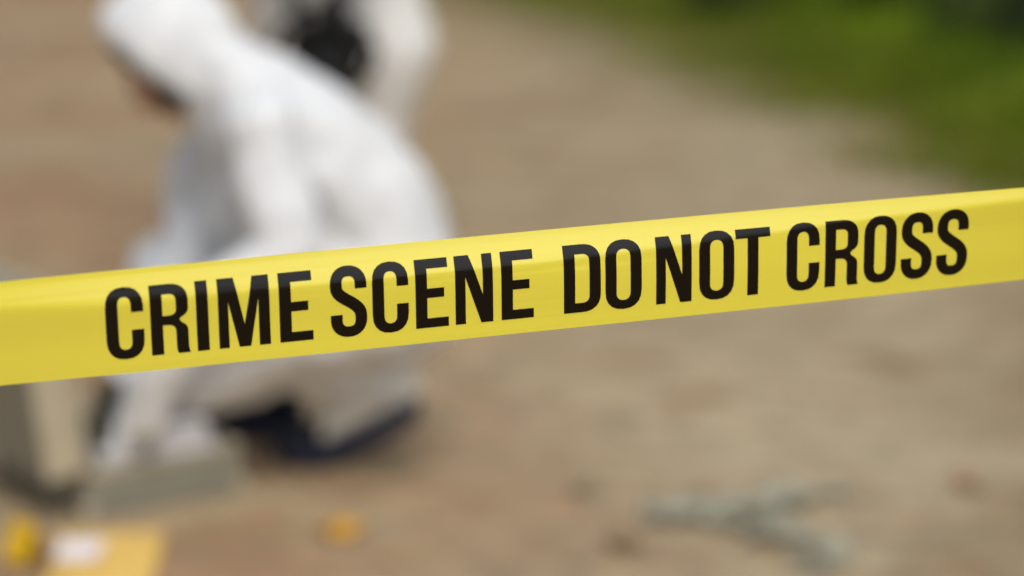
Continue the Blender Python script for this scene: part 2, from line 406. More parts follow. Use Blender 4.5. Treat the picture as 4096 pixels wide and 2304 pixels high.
def glyph(ch, w):
    if (ch, w) in _tri: return _tri[(ch, w)]
    loops = GL[ch](w); V = []; F = []
    for lp in loops:
        d = []
        for a, b in zip(lp, lp[1:] + lp[:1]):           # cut long edges so the letter can follow the film
            n = max(1, int(math.hypot(b[0] - a[0], b[1] - a[1]) / .06))
            d += [(a[0] + (b[0] - a[0]) * i / n, a[1] + (b[1] - a[1]) * i / n) for i in range(n)]
        q = []
        for p in d:
            if not q or math.hypot(p[0] - q[-1][0], p[1] - q[-1][1]) > 1e-4: q.append(p)
        s0 = len(V); V += [Vector(p) for p in q]; F.append(list(range(s0, s0 + len(q))))
    E_ = [(f[i], f[(i + 1) % len(f)]) for f in F for i in range(len(f))]
    ng = int(1 / .045)
    V += [Vector((w * (i + .5) / 9 , (j + .5) / ng)) for i in range(9) for j in range(ng)]
    r = delaunay_2d_cdt(V, E_, [], 0, 1e-6)
    def inside(p):
        c_ = False
        for f in F:
            for i in range(len(f)):
                a, b = V[f[i]], V[f[(i + 1) % len(f)]]
                if (a.y > p.y) != (b.y > p.y) and p.x < (b.x - a.x) * (p.y - a.y) / (b.y - a.y) + a.x: c_ = not c_
        return c_
    tris = [t for t in r[2] if inside((r[0][t[0]] + r[0][t[1]] + r[0][t[2]]) / 3)]
    _tri[(ch, w)] = (r[0], tris); return _tri[(ch, w)]
for shift in (0.0, .92, -.92):
    for ch, x0, wmm in PHRASE:
        if not (U0 < x0 / 1000 + shift - .01 and x0 / 1000 + shift + wmm / 1000 < U1 - .01): continue
        v2, f2 = glyph(ch, wmm / 1000 / CAP)
        vv = [surf(x0 / 1000 + shift + p.x * CAP, BASE + p.y * CAP, .00025) for p in v2]
        ff = []
        for f in f2:
            a, b, c_ = [v2[i] for i in f[:3]]
            ff.append(tuple(f) if (b - a).cross(c_ - a) > 0 else tuple(reversed(f)))
        pyobj('letter', vv, ff, M['ink'], tape, True)

# ------------------------------------------------------------------ people
def head_frame(pos, fwd, up):
    f = Vector(fwd).normalized(); s = f.cross(Vector(up)).normalized(); u = s.cross(f)
    m = Matrix((s, f, u)).transposed().to_4x4(); m.translation = Vector(pos); return m      # local x right, y forward, z up

def xf(me, m): me.transform(m); return me

def make_head(root, pos, fwd, up, neck_to):
    m = head_frame(pos, fwd, up); inv = m.inverted()
    nk = inv @ Vector(neck_to)
    ch = [[((0, -.012, .035), (.074, .090, .082))], [((0, .035, -.01), (.062, .052, .065)), ((0, .048, -.075), (.034, .034, .028))],
          [((.03, .02, -.06), (.028, .03, .03)), ((0, .05, -.08), (.026, .03, .024)), ((-.03, .02, -.06), (.028, .03, .03))],
          [((0, .088, .012), (.010, .010, .012)), ((0, .104, -.022), (.014, .014, .011))], [((.014, .094, -.025), .009), ((-.014, .094, -.025), .009)],
          [((-.035, .072, .028), (.016, .012, .009)), ((.035, .072, .028), (.016, .012, .009))],
          [((-.040, .066, -.02), .016), ((-.040, .05, -.02), .02)], [((.040, .066, -.02), .016), ((.040, .05, -.02), .02)],
          [((.076, -.012, .012), (.008, .017, .026)), ((.074, -.012, -.012), (.007, .011, .014))], [((-.076, -.012, .012), (.008, .017, .026)), ((-.074, -.012, -.012), (.007, .011, .014))],
          [((0, -.02, -.03), (.055, .058, .04)), (tuple(nk * .6), .056), (tuple(nk), (.075, .075, .07))]]
    body = xf(body_mesh('body', ch, .0065, 3), m)
    b = link('body', body, M['skin'], root, True)
    for s in (-1, 1):
        bm = bmesh.new(); bmesh.ops.create_uvsphere(bm, u_segments=14, v_segments=10, radius=.0112)
        bmesh.ops.translate(bm, verts=bm.verts, vec=(s * .031, .0715, .012)); bm.transform(m)
        e = obj('eye', bm, M['eye'], root, True)
        bm = bmesh.new(); bmesh.ops.create_uvsphere(bm, u_segments=10, v_segments=8, radius=.0062)
        bmesh.ops.translate(bm, verts=bm.verts, vec=(s * .031, .0785, .011)); bm.transform(m)
        obj('iris', bm, M['iris'], e, True)
    lp = xf(body_mesh('lips', [[((-.020, .078, -.052), .004), ((-.006, .086, -.048), .0055), ((.006, .086, -.048), .0055), ((.020, .078, -.052), .004)],
                               [((-.017, .078, -.054), .004), ((0, .085, -.059), .006), ((.017, .078, -.054), .004)]], .0025, 2), m)
    link('lips', lp, M['lips'], root, True)
    hr = xf(body_mesh('hair', [[((0, -.022, .046), (.082, .094, .084))], [((.066, -.005, .02), (.018, .05, .05)), ((.060, .036, -.045), (.016, .040, .040))],
                               [((-.066, -.005, .02), (.018, .05, .05)), ((-.060, .036, -.045), (.016, .040, .040))],
                               [((-.045, .030, .092), .024), ((.045, .030, .092), .024)]], .008, 2, .008, .02), m)
    link('hair', hr, M['hair'], root, True)
    for s in (-1, 1):
        bw = xf(body_mesh('eyebrow', [[((s * .014, .086, .030), .0042), ((s * .034, .081, .036), .005), ((s * .052, .066, .030), .003)]], .002, 1), m)
        link('eyebrow', bw, M['hair'], root, True)
    return m

def make_hood(root, m, nk_world, material, seed=1, scl=1.0, open_deg=62):
    """a fabric hood: a shell round the head, open at the face, running down into the collar"""
    nk = m.inverted() @ Vector(nk_world); rnd = random.Random(seed)
    nring, nseg = 22, 40; verts = []; faces = []
    ph = [rnd.uniform(0, 6.28) for _ in range(6)]
    for i in range(nring):
        th = R(open_deg + (180 - open_deg) * i / (nring - 1))       # angle from the face direction
        for j in range(nseg):
            a = 2 * math.pi * j / nseg
            d = Vector((math.sin(th) * math.cos(a), math.cos(th), math.sin(th) * math.sin(a)))
            r = Vector((.112, .138, .135)) * scl
            p = Vector((d.x * r.x, d.y * r.y - .012, d.z * r.z + .018))
            p += d * (.004 * math.sin(5 * a + ph[0] + 3 * th) + .003 * math.sin(9 * a + ph[1]))
            if i == 0: p += Vector((-d.x * .012, .004, -d.z * .012))
            if i == 1: p += d * .004
            pull = max(0, -d.z - .15) ** 1.3                         # drawn down towards the collar
            p = p.lerp(Vector((p.x * .9 + nk.x, p.y * .6 + nk.y * .8, nk.z)), min(.85, pull * .75))
            verts.append(p)
    for i in range(nring - 1):
        for j in range(nseg):
            k = (j + 1) % nseg
            faces.append((i * nseg + j, (i + 1) * nseg + j, (i + 1) * nseg + k, i * nseg + k))
    n0 = len(verts)
    me = bpy.data.meshes.new('hood'); me.from_pydata([tuple(m @ v) for v in verts], [], faces); me.update()
    o = link('hood', me, material, root, True)
    sol = o.modifiers.new('thick', 'SOLIDIFY'); sol.thickness = .004; sol.offset = -1
    sub = o.modifiers.new('sub', 'SUBSURF'); sub.levels = 1; sub.render_levels = 1
    bm = bmesh.new(); rim = [m @ verts[j] for j in range(nseg)]
    tube(bm, rim + rim[:1], .0055, 8)
    obj('hood_hem', bm, material, o, True)
    return o

def make_shoe(root, toe, heel, side, lift, mat_up, mat_sole, cap=.5, scale=1.0):
    """toe, heel: ground points under the shoe; lift: heel height; shoe in a shoe cover with a dark sole"""
    toe = Vector(toe); heel = Vector(heel); ax = (heel - toe); ax.z = 0; L_ = ax.length; ax.normalize(); lat = Vector((-ax.y, ax.x, 0))
    n = 18; up = Vector((0, 0, 1))
    def base(t): # height of the sole underside, bending at the ball
        return toe.z + .012 * max(0, (.18 - t) / .18) ** 2 + (0 if t < .33 else lift * ((t - .33) / .67) ** 1.15)
    prof_w = [(0, .010), (.04, .030), (.12, .043), (.30, .050), (.5, .043), (.7, .038), (.88, .038), (.97, .028), (1, .012)]
    prof_h = [(0, .028), (.06, .045), (.2, .062), (.38, .095), (.55, .122), (.7, .128), (.86, .128), (.96, .105), (1, .06)]
    w_ = lambda t: np.interp(t, *zip(*prof_w)) * scale
    h_ = lambda t: np.interp(t, *zip(*prof_h)) * scale
    for kind in ('upper', 'toe_cap', 'sole'):
        rings = []; bm = bmesh.new(); nc = int(n * cap)
        for i in (range(n + 1) if kind == 'sole' else range(nc, n + 1) if kind == 'upper' else range(nc + 1)):
            t = i / n; c0 = toe + ax * (L_ * t); b = base(t); w = float(w_(t)); h = float(h_(t)); ring = []
            sl = .046 * scale
            if kind != 'sole':
                for k in range(14):
                    a = 2 * math.pi * k / 14
                    zz = sl * .75 + (h - sl * .7) * (.5 + .5 * math.sin(a)); ww = w * (.98 if math.sin(a) < 0 else .98 - .25 * math.sin(a) ** 2)
                    ring.append(bm.verts.new(c0 + lat * ww * math.cos(a) + up * (b + zz)))
            else:
                for (x, z) in ((-1.06, .004), (-.9, 0), (0, .001), (.9, 0), (1.06, .004), (1.1, sl * .6), (1.04, sl), (0, sl * .98), (-1.04, sl), (-1.1, sl * .6)):
                    ring.append(bm.verts.new(c0 + lat * (w + .004) * x + up * (b + z)))
            rings.append(ring)
        q = len(rings[0])
        for a, b2 in zip(rings, rings[1:]):
            for k in range(q): bm.faces.new((a[k], a[(k + 1) % q], b2[(k + 1) % q], b2[k]))
        bm.faces.new(rings[0][::-1]); bm.faces.new(rings[-1])
        bmesh.ops.recalc_face_normals(bm, faces=bm.faces)
        if kind == 'upper':
            sh = obj('shoe', bm, mat_up, root, True)
        elif kind == 'toe_cap':
            obj('toe_cap', bm, M['shoe'], sh, True)
        else:
            so = obj('sole', bm, mat_sole, sh, False)
            bv = so.modifiers.new('b', 'BEVEL'); bv.width = .003; bv.segments = 2
    return sh

def make_hand(root, wrist, direction, palm_n, curl, material, thumb_side=1, size=1.0):
    """a gloved hand: palm and five fingers; direction = towards the fingertips, palm_n = out of the palm"""
    d = Vector(direction).normalized(); pn = Vector(palm_n); pn = (pn - d * pn.dot(d)).normalized(); s = d.cross(pn) * thumb_side
    W0 = Vector(wrist); ch = []
    P = lambda a, b, c_: tuple(W0 + (s * a + d * b + pn * c_) * size)
    ch.append([(P(0, -.045, 0), .029 * size), (P(0, 0, 0), .026 * size)])
    for x0, x1 in ((-.028, -.030), (-.010, -.010), (.010, .010), (.026, .030)):
        ch.append([(P(x0 * .6, .0, 0), .018 * size), (P(x1, .085, 0), .0135 * size)])
    for k, (x, ln, sp) in enumerate(((-.032, .060, -.10), (-.011, .074, -.02), (.011, .080, .03), (.032, .072, .10))):
        p = Vector(P(x, .085, 0)); ang = 0.0; nodes = [(tuple(p), .0098 * size)]
        for q, fr in enumerate((.44, .31, .25)):
            ang += curl * (0.8 if q == 0 else 1.0)
            dirv = d * math.cos(ang) + pn * math.sin(ang) + s * sp * .5
            p = p + dirv.normalized() * ln * fr * size
            nodes.append((tuple(p), (.0092, .0085, .0075)[q] * size))
        ch.append(nodes)
    ch.append([(P(.022, .022, .006), .017 * size), (P(.052, .052, .020), .0115 * size), (P(.060, .080, .034), .0098 * size), (P(.056, .102, .046), .0085 * size)])
    me = body_mesh('glove', ch, .0042, 2)
    return link('glove', me, material, root, True)

# --- the investigator kneeling on one knee over the open case
p1 = thing('person', 'person in white hooded coverall kneeling on one knee, head bowed over the open case', 'person', (-.45, 4.79, 0))
def loc(root, chains):
    o = root.location
    return [[((p[0] - o.x, p[1] - o.y, p[2] - o.z), r) for p, r in ch] for ch in chains]
K = p1.location
def rel(v): return Vector(v) - K
suit1 = [
    # trunk: pelvis, small of the back, ribs, shoulders, collar
    [((-.255, 4.80, .37), (.155, .185, .150)), ((-.275, 4.80, .51), (.155, .150, .13)), ((-.36, 4.79, .64), (.150, .160, .125)), ((-.46, 4.79, .740), (.125, .19, .110)), ((-.535, 4.79, .805), (.095, .14, .100)), ((-.605, 4.79, .855), (.090, .105, .095))],
    [((-.60, 4.79, .80), (.075, .085, .075)), ((-.52, 4.79, .70), (.09, .12, .09))],
    [((-.475, 4.79, .60), (.11, .15, .10)), ((-.36, 4.79, .47), (.13, .16, .10))],
    [((-.49, 4.645, .75), .088), ((-.49, 4.94, .735), .085)],
    [((-.53, 4.86, .63), (.10, .11, .11)), ((-.56, 4.88, .52), (.09, .10, .09)), ((-.42, 4.86, .45), (.12, .12, .10))],
    # near arm
    [((-.49, 4.625, .738), .082), ((-.455, 4.575, .62), .070), ((-.425, 4.55, .515), .064)],
    [((-.425, 4.55, .515), .064), ((-.585, 4.495, .425), .058), ((-.70, 4.51, .265), .054), ((-.725, 4.53, .20), .055)],
    # far arm
    [((-.55, 4.955, .71), .080), ((-.65, 4.99, .62), .070), ((-.665, 5.00, .53), .064)],
    [((-.665, 5.00, .53), .064), ((-.68, 4.92, .42), .052), ((-.735, 4.86, .335), .045)],
    # near leg, knee held just off the ground
    [((-.27, 4.71, .39), .135), ((-.44, 4.68, .35), .100), ((-.635, 4.69, .228), .080)],
    [((-.635, 4.69, .222), .078), ((-.49, 4.76, .238), .056), ((-.34, 4.83, .205), .062), ((-.275, 4.868, .180), .062)],
    # far leg, knee up
    [((-.28, 4.90, .38), .135), ((-.50, 4.97, .39), .115), ((-.715, 5.01, .375), .098)],
    [((-.715, 5.01, .375), .096), ((-.64, 5.035, .26), .078), ((-.58, 5.055, .185), .068)],
]
me = body_mesh('coverall', loc(p1, suit1), .0105, 5, .038, .15, .010)
link('coverall', me, M['suit'], p1, True)
hm = make_head(p1, rel((-.682, 4.795, .852)), (-.62, -.05, -.78), (-.78, 0, .62), rel((-.575, 4.79, .765)))
make_hood(p1, hm, rel((-.575, 4.79, .765)), M['suit'], 1, 1.06, 78)
make_shoe(p1, rel((-.735, 5.08, .002)), rel((-.45, 5.05, .002)), 1, .0, M['shoe'], M['sole'], .4, 1.2)
make_shoe(p1, rel((-.50, 4.865, .002)), rel((-.190, 4.872, .002)), 1, .095, M['cover'], M['sole'], .38, 1.15)
make_hand(p1, rel((-.738, 4.535, .205)), (-.18, .10, -.95), (-.60, .62, .30), .45, M['glove'], 1, 1.05)
make_hand(p1, rel((-.768, 4.86, .330)), (-.35, -.30, -.85), (.2, -.5, -.6), .35, M['glove'], -1, 1.05)

# --- the investigator standing behind
p2 = thing('person', 'person in off-white coverall standing behind the kneeling one, holding a black camera low', 'person', (-.50, 6.82, 0))
K = p2.location
suit2 = [
    [((-.50, 6.86, .90), (.175, .135, .12)), ((-.50, 6.87, 1.08), (.165, .13, .12)), ((-.50, 6.85, 1.28), (.185, .135, .12)), ((-.50, 6.82, 1.40), (.16, .11, .07)), ((-.50, 6.80, 1.49), (.08, .08, .06))],
    [((-.33, 6.83, 1.38), .085), ((-.67, 6.83, 1.38), .085)],
    [((-.405, 6.85, .88), .140), ((-.345, 6.80, .62), .132), ((-.385, 6.80, .44), .112), ((-.405, 6.83, .27), .088), ((-.42, 6.85, .12), .082)],
    [((-.60, 6.87, .88), .130), ((-.655, 6.88, .62), .100), ((-.655, 6.88, .44), .088), ((-.655, 6.90, .27), .080), ((-.65, 6.92, .12), .078)],
    [((-.70, 6.82, 1.36), .078), ((-.76, 6.78, 1.12), .066), ((-.70, 6.69, .97), .060), ((-.625, 6.63, .86), .046)],
    [((-.30, 6.82, 1.36), .078), ((-.25, 6.78, 1.12), .066), ((-.34, 6.68, .97), .060), ((-.45, 6.62, .86), .046)],
]
me = body_mesh('coverall', loc(p2, suit2), .012, 5, .036, .15, .010)
link('coverall', me, M['suit2'], p2, True)
hm2 = make_head(p2, rel((-.52, 6.73, 1.60)), (-.15, -.85, -.5), (-.05, -.5, .85), rel((-.50, 6.80, 1.46)))
make_hood(p2, hm2, rel((-.50, 6.80, 1.46)), M['suit2'], 2, 1.1, 66)
make_shoe(p2, rel((-.44, 6.66, .002)), rel((-.415, 6.95, .002)), 1, .0, M['cover'], M['sole'], .3)
make_shoe(p2, rel((-.69, 6.73, .002)), rel((-.65, 7.02, .002)), 1, .0, M['cover'], M['sole'])
make_hand(p2, rel((-.618, 6.622, .845)), (.25, -.12, -1), (.9, .1, .2), .35, M['black'], 1, 1.1)
make_hand(p2, rel((-.455, 6.612, .845)), (-.25, -.12, -1), (-.9, .1, .2), .35, M['black'], -1, 1.1)

# --- the black camera in the standing person's hands
cm = thing('camera_in_hands', 'black photo camera held low in front of the standing person\'s legs', 'camera', (-.500, 6.575, .672), 0)
cm.rotation_euler = (R(28), R(18), R(10)); cm.scale = (1.32, 1.32, 1.32)
bm = bmesh.new(); box(bm, (-.078, -.035, -.055), (.078, .035, .050), .008); obj('camera_body', bm, M['black'], cm)
bm = bmesh.new(); box(bm, (-.080, -.052, -.055), (-.040, -.031, .045), .008); obj('grip', bm, M['black'], cm)
bm = bmesh.new(); box(bm, (-.030, -.036, .046), (.030, .030, .078), .010); obj('viewfinder_hump', bm, M['black'], cm)
bm = bmesh.new(); lathe(bm, [(0, .030), (.038, .030), (.040, .05), (.040, .10), (.043, .105), (.043, .155), (.036, .157), (.034, .150)], 28, Matrix.Rotation(R(90), 4, 'X'))
ln = obj('lens', bm, M['black'], cm, False)
bm = bmesh.new(); lathe(bm, [(0, .151), (.020, .150), (.034, .146)], 28, Matrix.Rotation(R(90), 4, 'X')); obj('front_glass', bm, M['glass'], ln, True)
bm = bmesh.new(); lathe(bm, [(0, .05), (.008, .05), (.008, .058), (0, .058)], 14, Matrix.Translation((-.058, -.02, 0))); obj('shutter_button', bm, M['steel'], cm)
bm = bmesh.new(); tube(bm, [(.082, 0, .03), (.10, 0, .0), (.105, .01, -.05), (.09, .02, -.10), (.05, .03, -.125), (.0, .035, -.13), (-.05, .03, -.12), (-.09, .02, -.09), (-.105, .01, -.04), (-.10, 0, .0), (-.082, 0, .03)], .011, 10); obj('strap', bm, M['black'], cm, True)

# ------------------------------------------------------------------ open case
A, B, HB, LD = .335, .42, .095, .080          # side length, hinge length, tray height, lid depth
cs = thing('equipment_case', 'open khaki-grey hard case with its lid upright, beside the kneeling person', 'case', (-.822, 4.462, 0), R(35))
def shell(bm, x0, y0, z0, x1, y1, z1, t, openside):
    """five walls of a box, open on one side ('+z' or '+x')"""
    if openside == '+z':
        box(bm, (x0, y0, z0), (x1, y1, z0 + t))
        box(bm, (x0, y0, z0 + t), (x0 + t, y1, z1)); box(bm, (x1 - t, y0, z0 + t), (x1, y1, z1))
        box(bm, (x0 + t, y0, z0 + t), (x1 - t, y0 + t, z1)); box(bm, (x0 + t, y1 - t, z0 + t), (x1 - t, y1, z1))
bm = bmesh.new(); shell(bm, 0, 0, .006, A, B, HB, .007, '+z'); obj('tray', bm, M['case'], cs)
bm = bmesh.new()
for lo, hi in (((-.003, -.003, HB), (A + .003, .011, HB + .012)), ((-.003, B - .011, HB), (A + .003, B + .003, HB + .012)), ((-.003, .011, HB), (.011, B - .011, HB + .012)), ((A - .011, .011, HB), (A + .003, B - .011, HB + .012))): box(bm, lo, hi, .002)
obj('tray_rim', bm, M['trim'], cs)
bm = bmesh.new(); box(bm, (.008, .008, .0135), (A - .008, B - .008, .040), .004); obj('foam', bm, M['lining'], cs)
for z0 in (.035, .062):
    bm = bmesh.new(); box(bm, (.03, -.0045, z0), (A - .03, .001, z0 + .010), .002); obj('rib', bm, M['case'], cs)
for x0, y0 in ((0, 0), (A, 0), (0, B), (A, B)):
    bm = bmesh.new(); box(bm, (x0 - .012, y0 - .012, .0), (x0 + .012, y0 + .012, .040), .004); obj('corner_cap', bm, M['trim'], cs)
# lid: built closed-up in its own frame (x = lid depth, z = up), hinged at the left rim
lean = Matrix.Translation((-.004, 0, HB + .014)) @ Matrix.Rotation(R(-7), 4, 'Y') @ Matrix.Translation((-LD, 0, 0))
bm = bmesh.new(); t = .007; LH = .355
box(bm, (-LD, 0, 0), (-LD + t, B, LH)); box(bm, (-LD + t, 0, 0), (0, t, LH)); box(bm, (-LD + t, B - t, 0), (0, B, LH)); box(bm, (-LD + t, t, 0), (0, B - t, t)); box(bm, (-LD + t, t, LH - t), (0, B - t, LH))
bm.transform(Matrix.Translation((LD, 0, 0)) ); bm.transform(lean)
lid = obj('lid', bm, M['case'], cs)
bm = bmesh.new()
for lo, hi in (((LD - .002, -.004, -.004), (LD + .010, .012, LH + .004)), ((LD - .002, B - .012, -.004), (LD + .010, B + .004, LH + .004)), ((LD - .002, .012, -.004), (LD + .010, B - .012, .012)), ((LD - .002, .012, LH - .012), (LD + .010, B - .012, LH + .004))): box(bm, lo, hi, .002)
bm.transform(lean); obj('lid_rim', bm, M['trim'], lid)
bm = bmesh.new(); box(bm, (.004, -.0035, .0), (LD - .004, .0, LH), .001); bm.transform(lean); obj('side_trim', bm, M['trim'], lid)
bm = bmesh.new(); box(bm, (.0075, .0075, .0075), (.030, B - .0075, LH - .0075), .003); bm.transform(lean); obj('foam', bm, M['lining'], lid)
for yy in (.10, B - .14):
    bm = bmesh.new(); lathe(bm, [(0, 0), (.006, 0), (.006, .045), (0, .045)], 12, Matrix.Translation((-.002, yy, HB + .0135)) @ Matrix.Rotation(R(-90), 4, 'X')); obj('hinge', bm, M['steel'], cs)
    bm = bmesh.new(); box(bm, (A + .0035, yy, HB - .045), (A + .011, yy + .045, HB + .008), .002); obj('latch', bm, M['steel'], cs)
bm = bmesh.new(); tube(bm, [(A + .002, B / 2 - .06, .05), (A + .03, B / 2 - .055, .05), (A + .035, B / 2, .05), (A + .03, B / 2 + .055, .05), (A + .002, B / 2 + .06, .05)], .008, 10); obj('handle', bm, M['black'], cs, True)

cs_m = Matrix.Translation((-.822, 4.462, 0)) @ Matrix.Rotation(R(35), 4, 'Z')
def in_case(x, y, z): return cs_m @ Vector((x, y, z))
# things lying in the case
fl = thing('flashlight', 'short black flashlight standing upright in the open case', 'flashlight', in_case(.100, .060, .0405)); fl.scale = (1.3, 1.3, 1.12)
bm = bmesh.new(); lathe(bm, [(0, 0), (.017, 0), (.019, .004), (.019, .11), (.022, .118), (0, .118)], 24); obj('barrel', bm, M['black'], fl, True)
bm = bmesh.new(); lathe(bm, [(0, .1185), (.022, .1185), (.029, .140), (.029, .185), (.026, .188), (.025, .180)], 24); hd = obj('head', bm, M['black'], fl)
bm = bmesh.new(); lathe(bm, [(0, .181), (.0245, .181)], 24); obj('lens', bm, M['glass'], hd)
for a in range(6):
    bm = bmesh.new(); box(bm, (.0180, -.003, .03), (.0205, .003, .09), .001, Matrix.Rotation(a * math.pi / 3, 4, 'Z')); obj('grip_rib', bm, M['black'], fl)
ct = thing('carton', 'small white carton lying in the open case', 'carton', in_case(.05, .022, .0405), R(35))
bm = bmesh.new(); box(bm, (0, 0, 0), (.052, .05, .080), .002); obj('carton_body', bm, M['carton'], ct)
bm = bmesh.new(); box(bm, (-.0006, -.0006, .0802), (.0526, .0506, .083), .0008); obj('carton_lid', bm, M['carton'], ct)
pk = thing('cloth_pack', 'folded white cloth pack filling the right end of the open case', 'cloth', in_case(.150, .012, .0405), R(35)); pk.scale = (1.45, 1.3, 1.25)
for k in range(5):
    me = body_mesh('fold', [[((.015, .015, .012 + k * .019), (.012, .012, .0095)), ((.105 - .006 * k, .015, .012 + k * .019), (.012, .012, .0095)), ((.105 - .006 * k, .15, .012 + k * .019), (.012, .012, .0095))],
                            [((.015, .015, .012 + k * .019), (.012, .012, .0095)), ((.015, .15, .012 + k * .019), (.012, .012, .0095)), ((.105 - .006 * k, .15, .012 + k * .019), (.012, .012, .0095))],
                            [((.015, .015, .012 + k * .019), (.012, .012, .0095)), ((.105 - .006 * k, .15, .012 + k * .019), (.012, .012, .0095))]], .005, 3, .006, .03)
    link('fold', me, M['carton'], pk, True)

# ------------------------------------------------------------------ envelope, marker, leaves
ev = thing('envelope', 'padded manila envelope with a white sticker lying on the soil in front of the case', 'envelope', (-.752, 4.215, .002), R(3))
def pad(bm, w, h, th, z0, nx=16, ny=12, seed=0):
    rnd = random.Random(seed); top = {}; bot = {}
    for i in range(nx + 1):
        for j in range(ny + 1):
            x = -w / 2 + w * i / nx; y = -h / 2 + h * j / ny
            e = min(1, 4.5 * min(i / nx, 1 - i / nx)) ** .5 * min(1, 4.5 * min(j / ny, 1 - j / ny)) ** .5
            z = z0 + th * e * (.75 + .25 * math.sin(i * .9 + j * .5 + seed)) + rnd.uniform(-.0006, .0006)
            top[i, j] = bm.verts.new((x, y, z + .0015)); bot[i, j] = bm.verts.new((x, y, z0))
    for i in range(nx):
        for j in range(ny):
            bm.faces.new((top[i, j], top[i + 1, j], top[i + 1, j + 1], top[i, j + 1])); bm.faces.new((bot[i, j], bot[i, j + 1], bot[i + 1, j + 1], bot[i + 1, j]))
    for i in range(nx):
        bm.faces.new((bot[i, 0], bot[i + 1, 0], top[i + 1, 0], top[i, 0])); bm.faces.new((top[i, ny], top[i + 1, ny], bot[i + 1, ny], bot[i, ny]))
    for j in range(ny):
        bm.faces.new((top[0, j], top[0, j + 1], bot[0, j + 1], bot[0, j])); bm.faces.new((bot[nx, j], bot[nx, j + 1], top[nx, j + 1], top[nx, j]))
bm = bmesh.new(); pad(bm, .200, .33, .022, 0, seed=2); obj('pouch', bm, M['manila'], ev, True)
bm = bmesh.new(); box(bm, (-.097, .118, .0225), (.097, .160, .0238), .0005, Matrix.Rotation(R(-4), 4, 'X')); obj('flap', bm, M['manila2'], ev)
bm = bmesh.new(); box(bm, (-.085, -.035, .0255), (-.005, .075, .0263), .0003); obj('sticker', bm, M['sticker'], ev)

mk = thing('evidence_marker', 'yellow plastic tent-shaped evidence marker standing behind the envelope', 'marker', (-.898, 4.235, 0), R(-40)); mk.scale = (.68, .68, .68)
th_ = .003
for s in (-1, 1):
    bm = bmesh.new(); Mx = Matrix.Translation((0, 0, .118)) @ Matrix.Rotation(s * R(21), 4, 'X')
    box(bm, (-.05, -.0015, -.124), (.05, .0015, 0), .0006, Mx); pn = obj('panel', bm, M['marker'], mk)
    bm = bmesh.new(); box(bm, (-.051, -.0025, -.1255), (.051, .0025, -.112), .0006, Mx); obj('foot', bm, M['blackband'], pn)
bm = bmesh.new(); box(bm, (-.05, -.0035, .1155), (.05, .0035, .1215), .002); obj('ridge', bm, M['marker'], mk)

def leaf(name, label, x, y, size, rz, m, seed, cat='leaf', curl=.012, wide=.62, group=None):
    rnd = random.Random(seed); t = thing(name, label, cat, (x, y, .001), rz, group)
    n = 14; bm = bmesh.new(); mid = []; ed = []
    prof = lambda q: wide * .5 * size * math.sin(math.pi * q ** .8) ** .8 * (1 + .10 * math.sin(q * 22 + seed))
    L_ = []; Mi = []; Rr = []
    for i in range(n + 1):
        q = i / n; w = prof(min(.999, max(.001, q))) if 0 < i < n else .0006
        x_ = (q - .5) * size; zc = .003 + curl * (2 * q - 1) ** 2 * .6
        Mi.append(bm.verts.new((x_, 0, zc))); e = curl * (.5 + .5 * math.sin(q * 7 + seed))
        L_.append(bm.verts.new((x_, w, zc + e + .002))); Rr.append(bm.verts.new((x_, -w, zc + e * .7 + .002)))
    for i in range(n):
        bm.faces.new((Mi[i], Mi[i + 1], L_[i + 1], L_[i])); bm.faces.new((Rr[i], Rr[i + 1], Mi[i + 1], Mi[i]))
    o = obj('blade', bm, m, t, True); so = o.modifiers.new('t', 'SOLIDIFY'); so.thickness = .0006
    bm = bmesh.new(); tube(bm, [(-.5 * size, 0, .003 + curl * .6), (-.62 * size, .01 * size, .004), (-.78 * size, .05 * size, .0015)], .0011, 6); obj('stem', bm, M['stalk'], t)
    return t
leaf('fallen_leaf', 'small round orange-yellow leaf lying alone on the bare soil', -.325, 4.405, .085, R(20), M['goldleaf'], 3, wide=1.15)
leaf('fallen_leaf', 'brown dry leaf near the bottom edge beside the grey-green weed', .212, 4.335, .085, R(60), M['brownleaf'], 5, wide=.85)
leaf('fallen_leaf', 'olive-brown dry leaf on the soil beyond the grey-green weed', .154, 4.655, .075, R(-20), M['oliveleaf'], 6, wide=.8)
leaf('fallen_leaf', 'reddish dry leaf on the soil near the right edge', .925, 4.70, .085, R(100), M['redleaf'], 8, wide=.7)

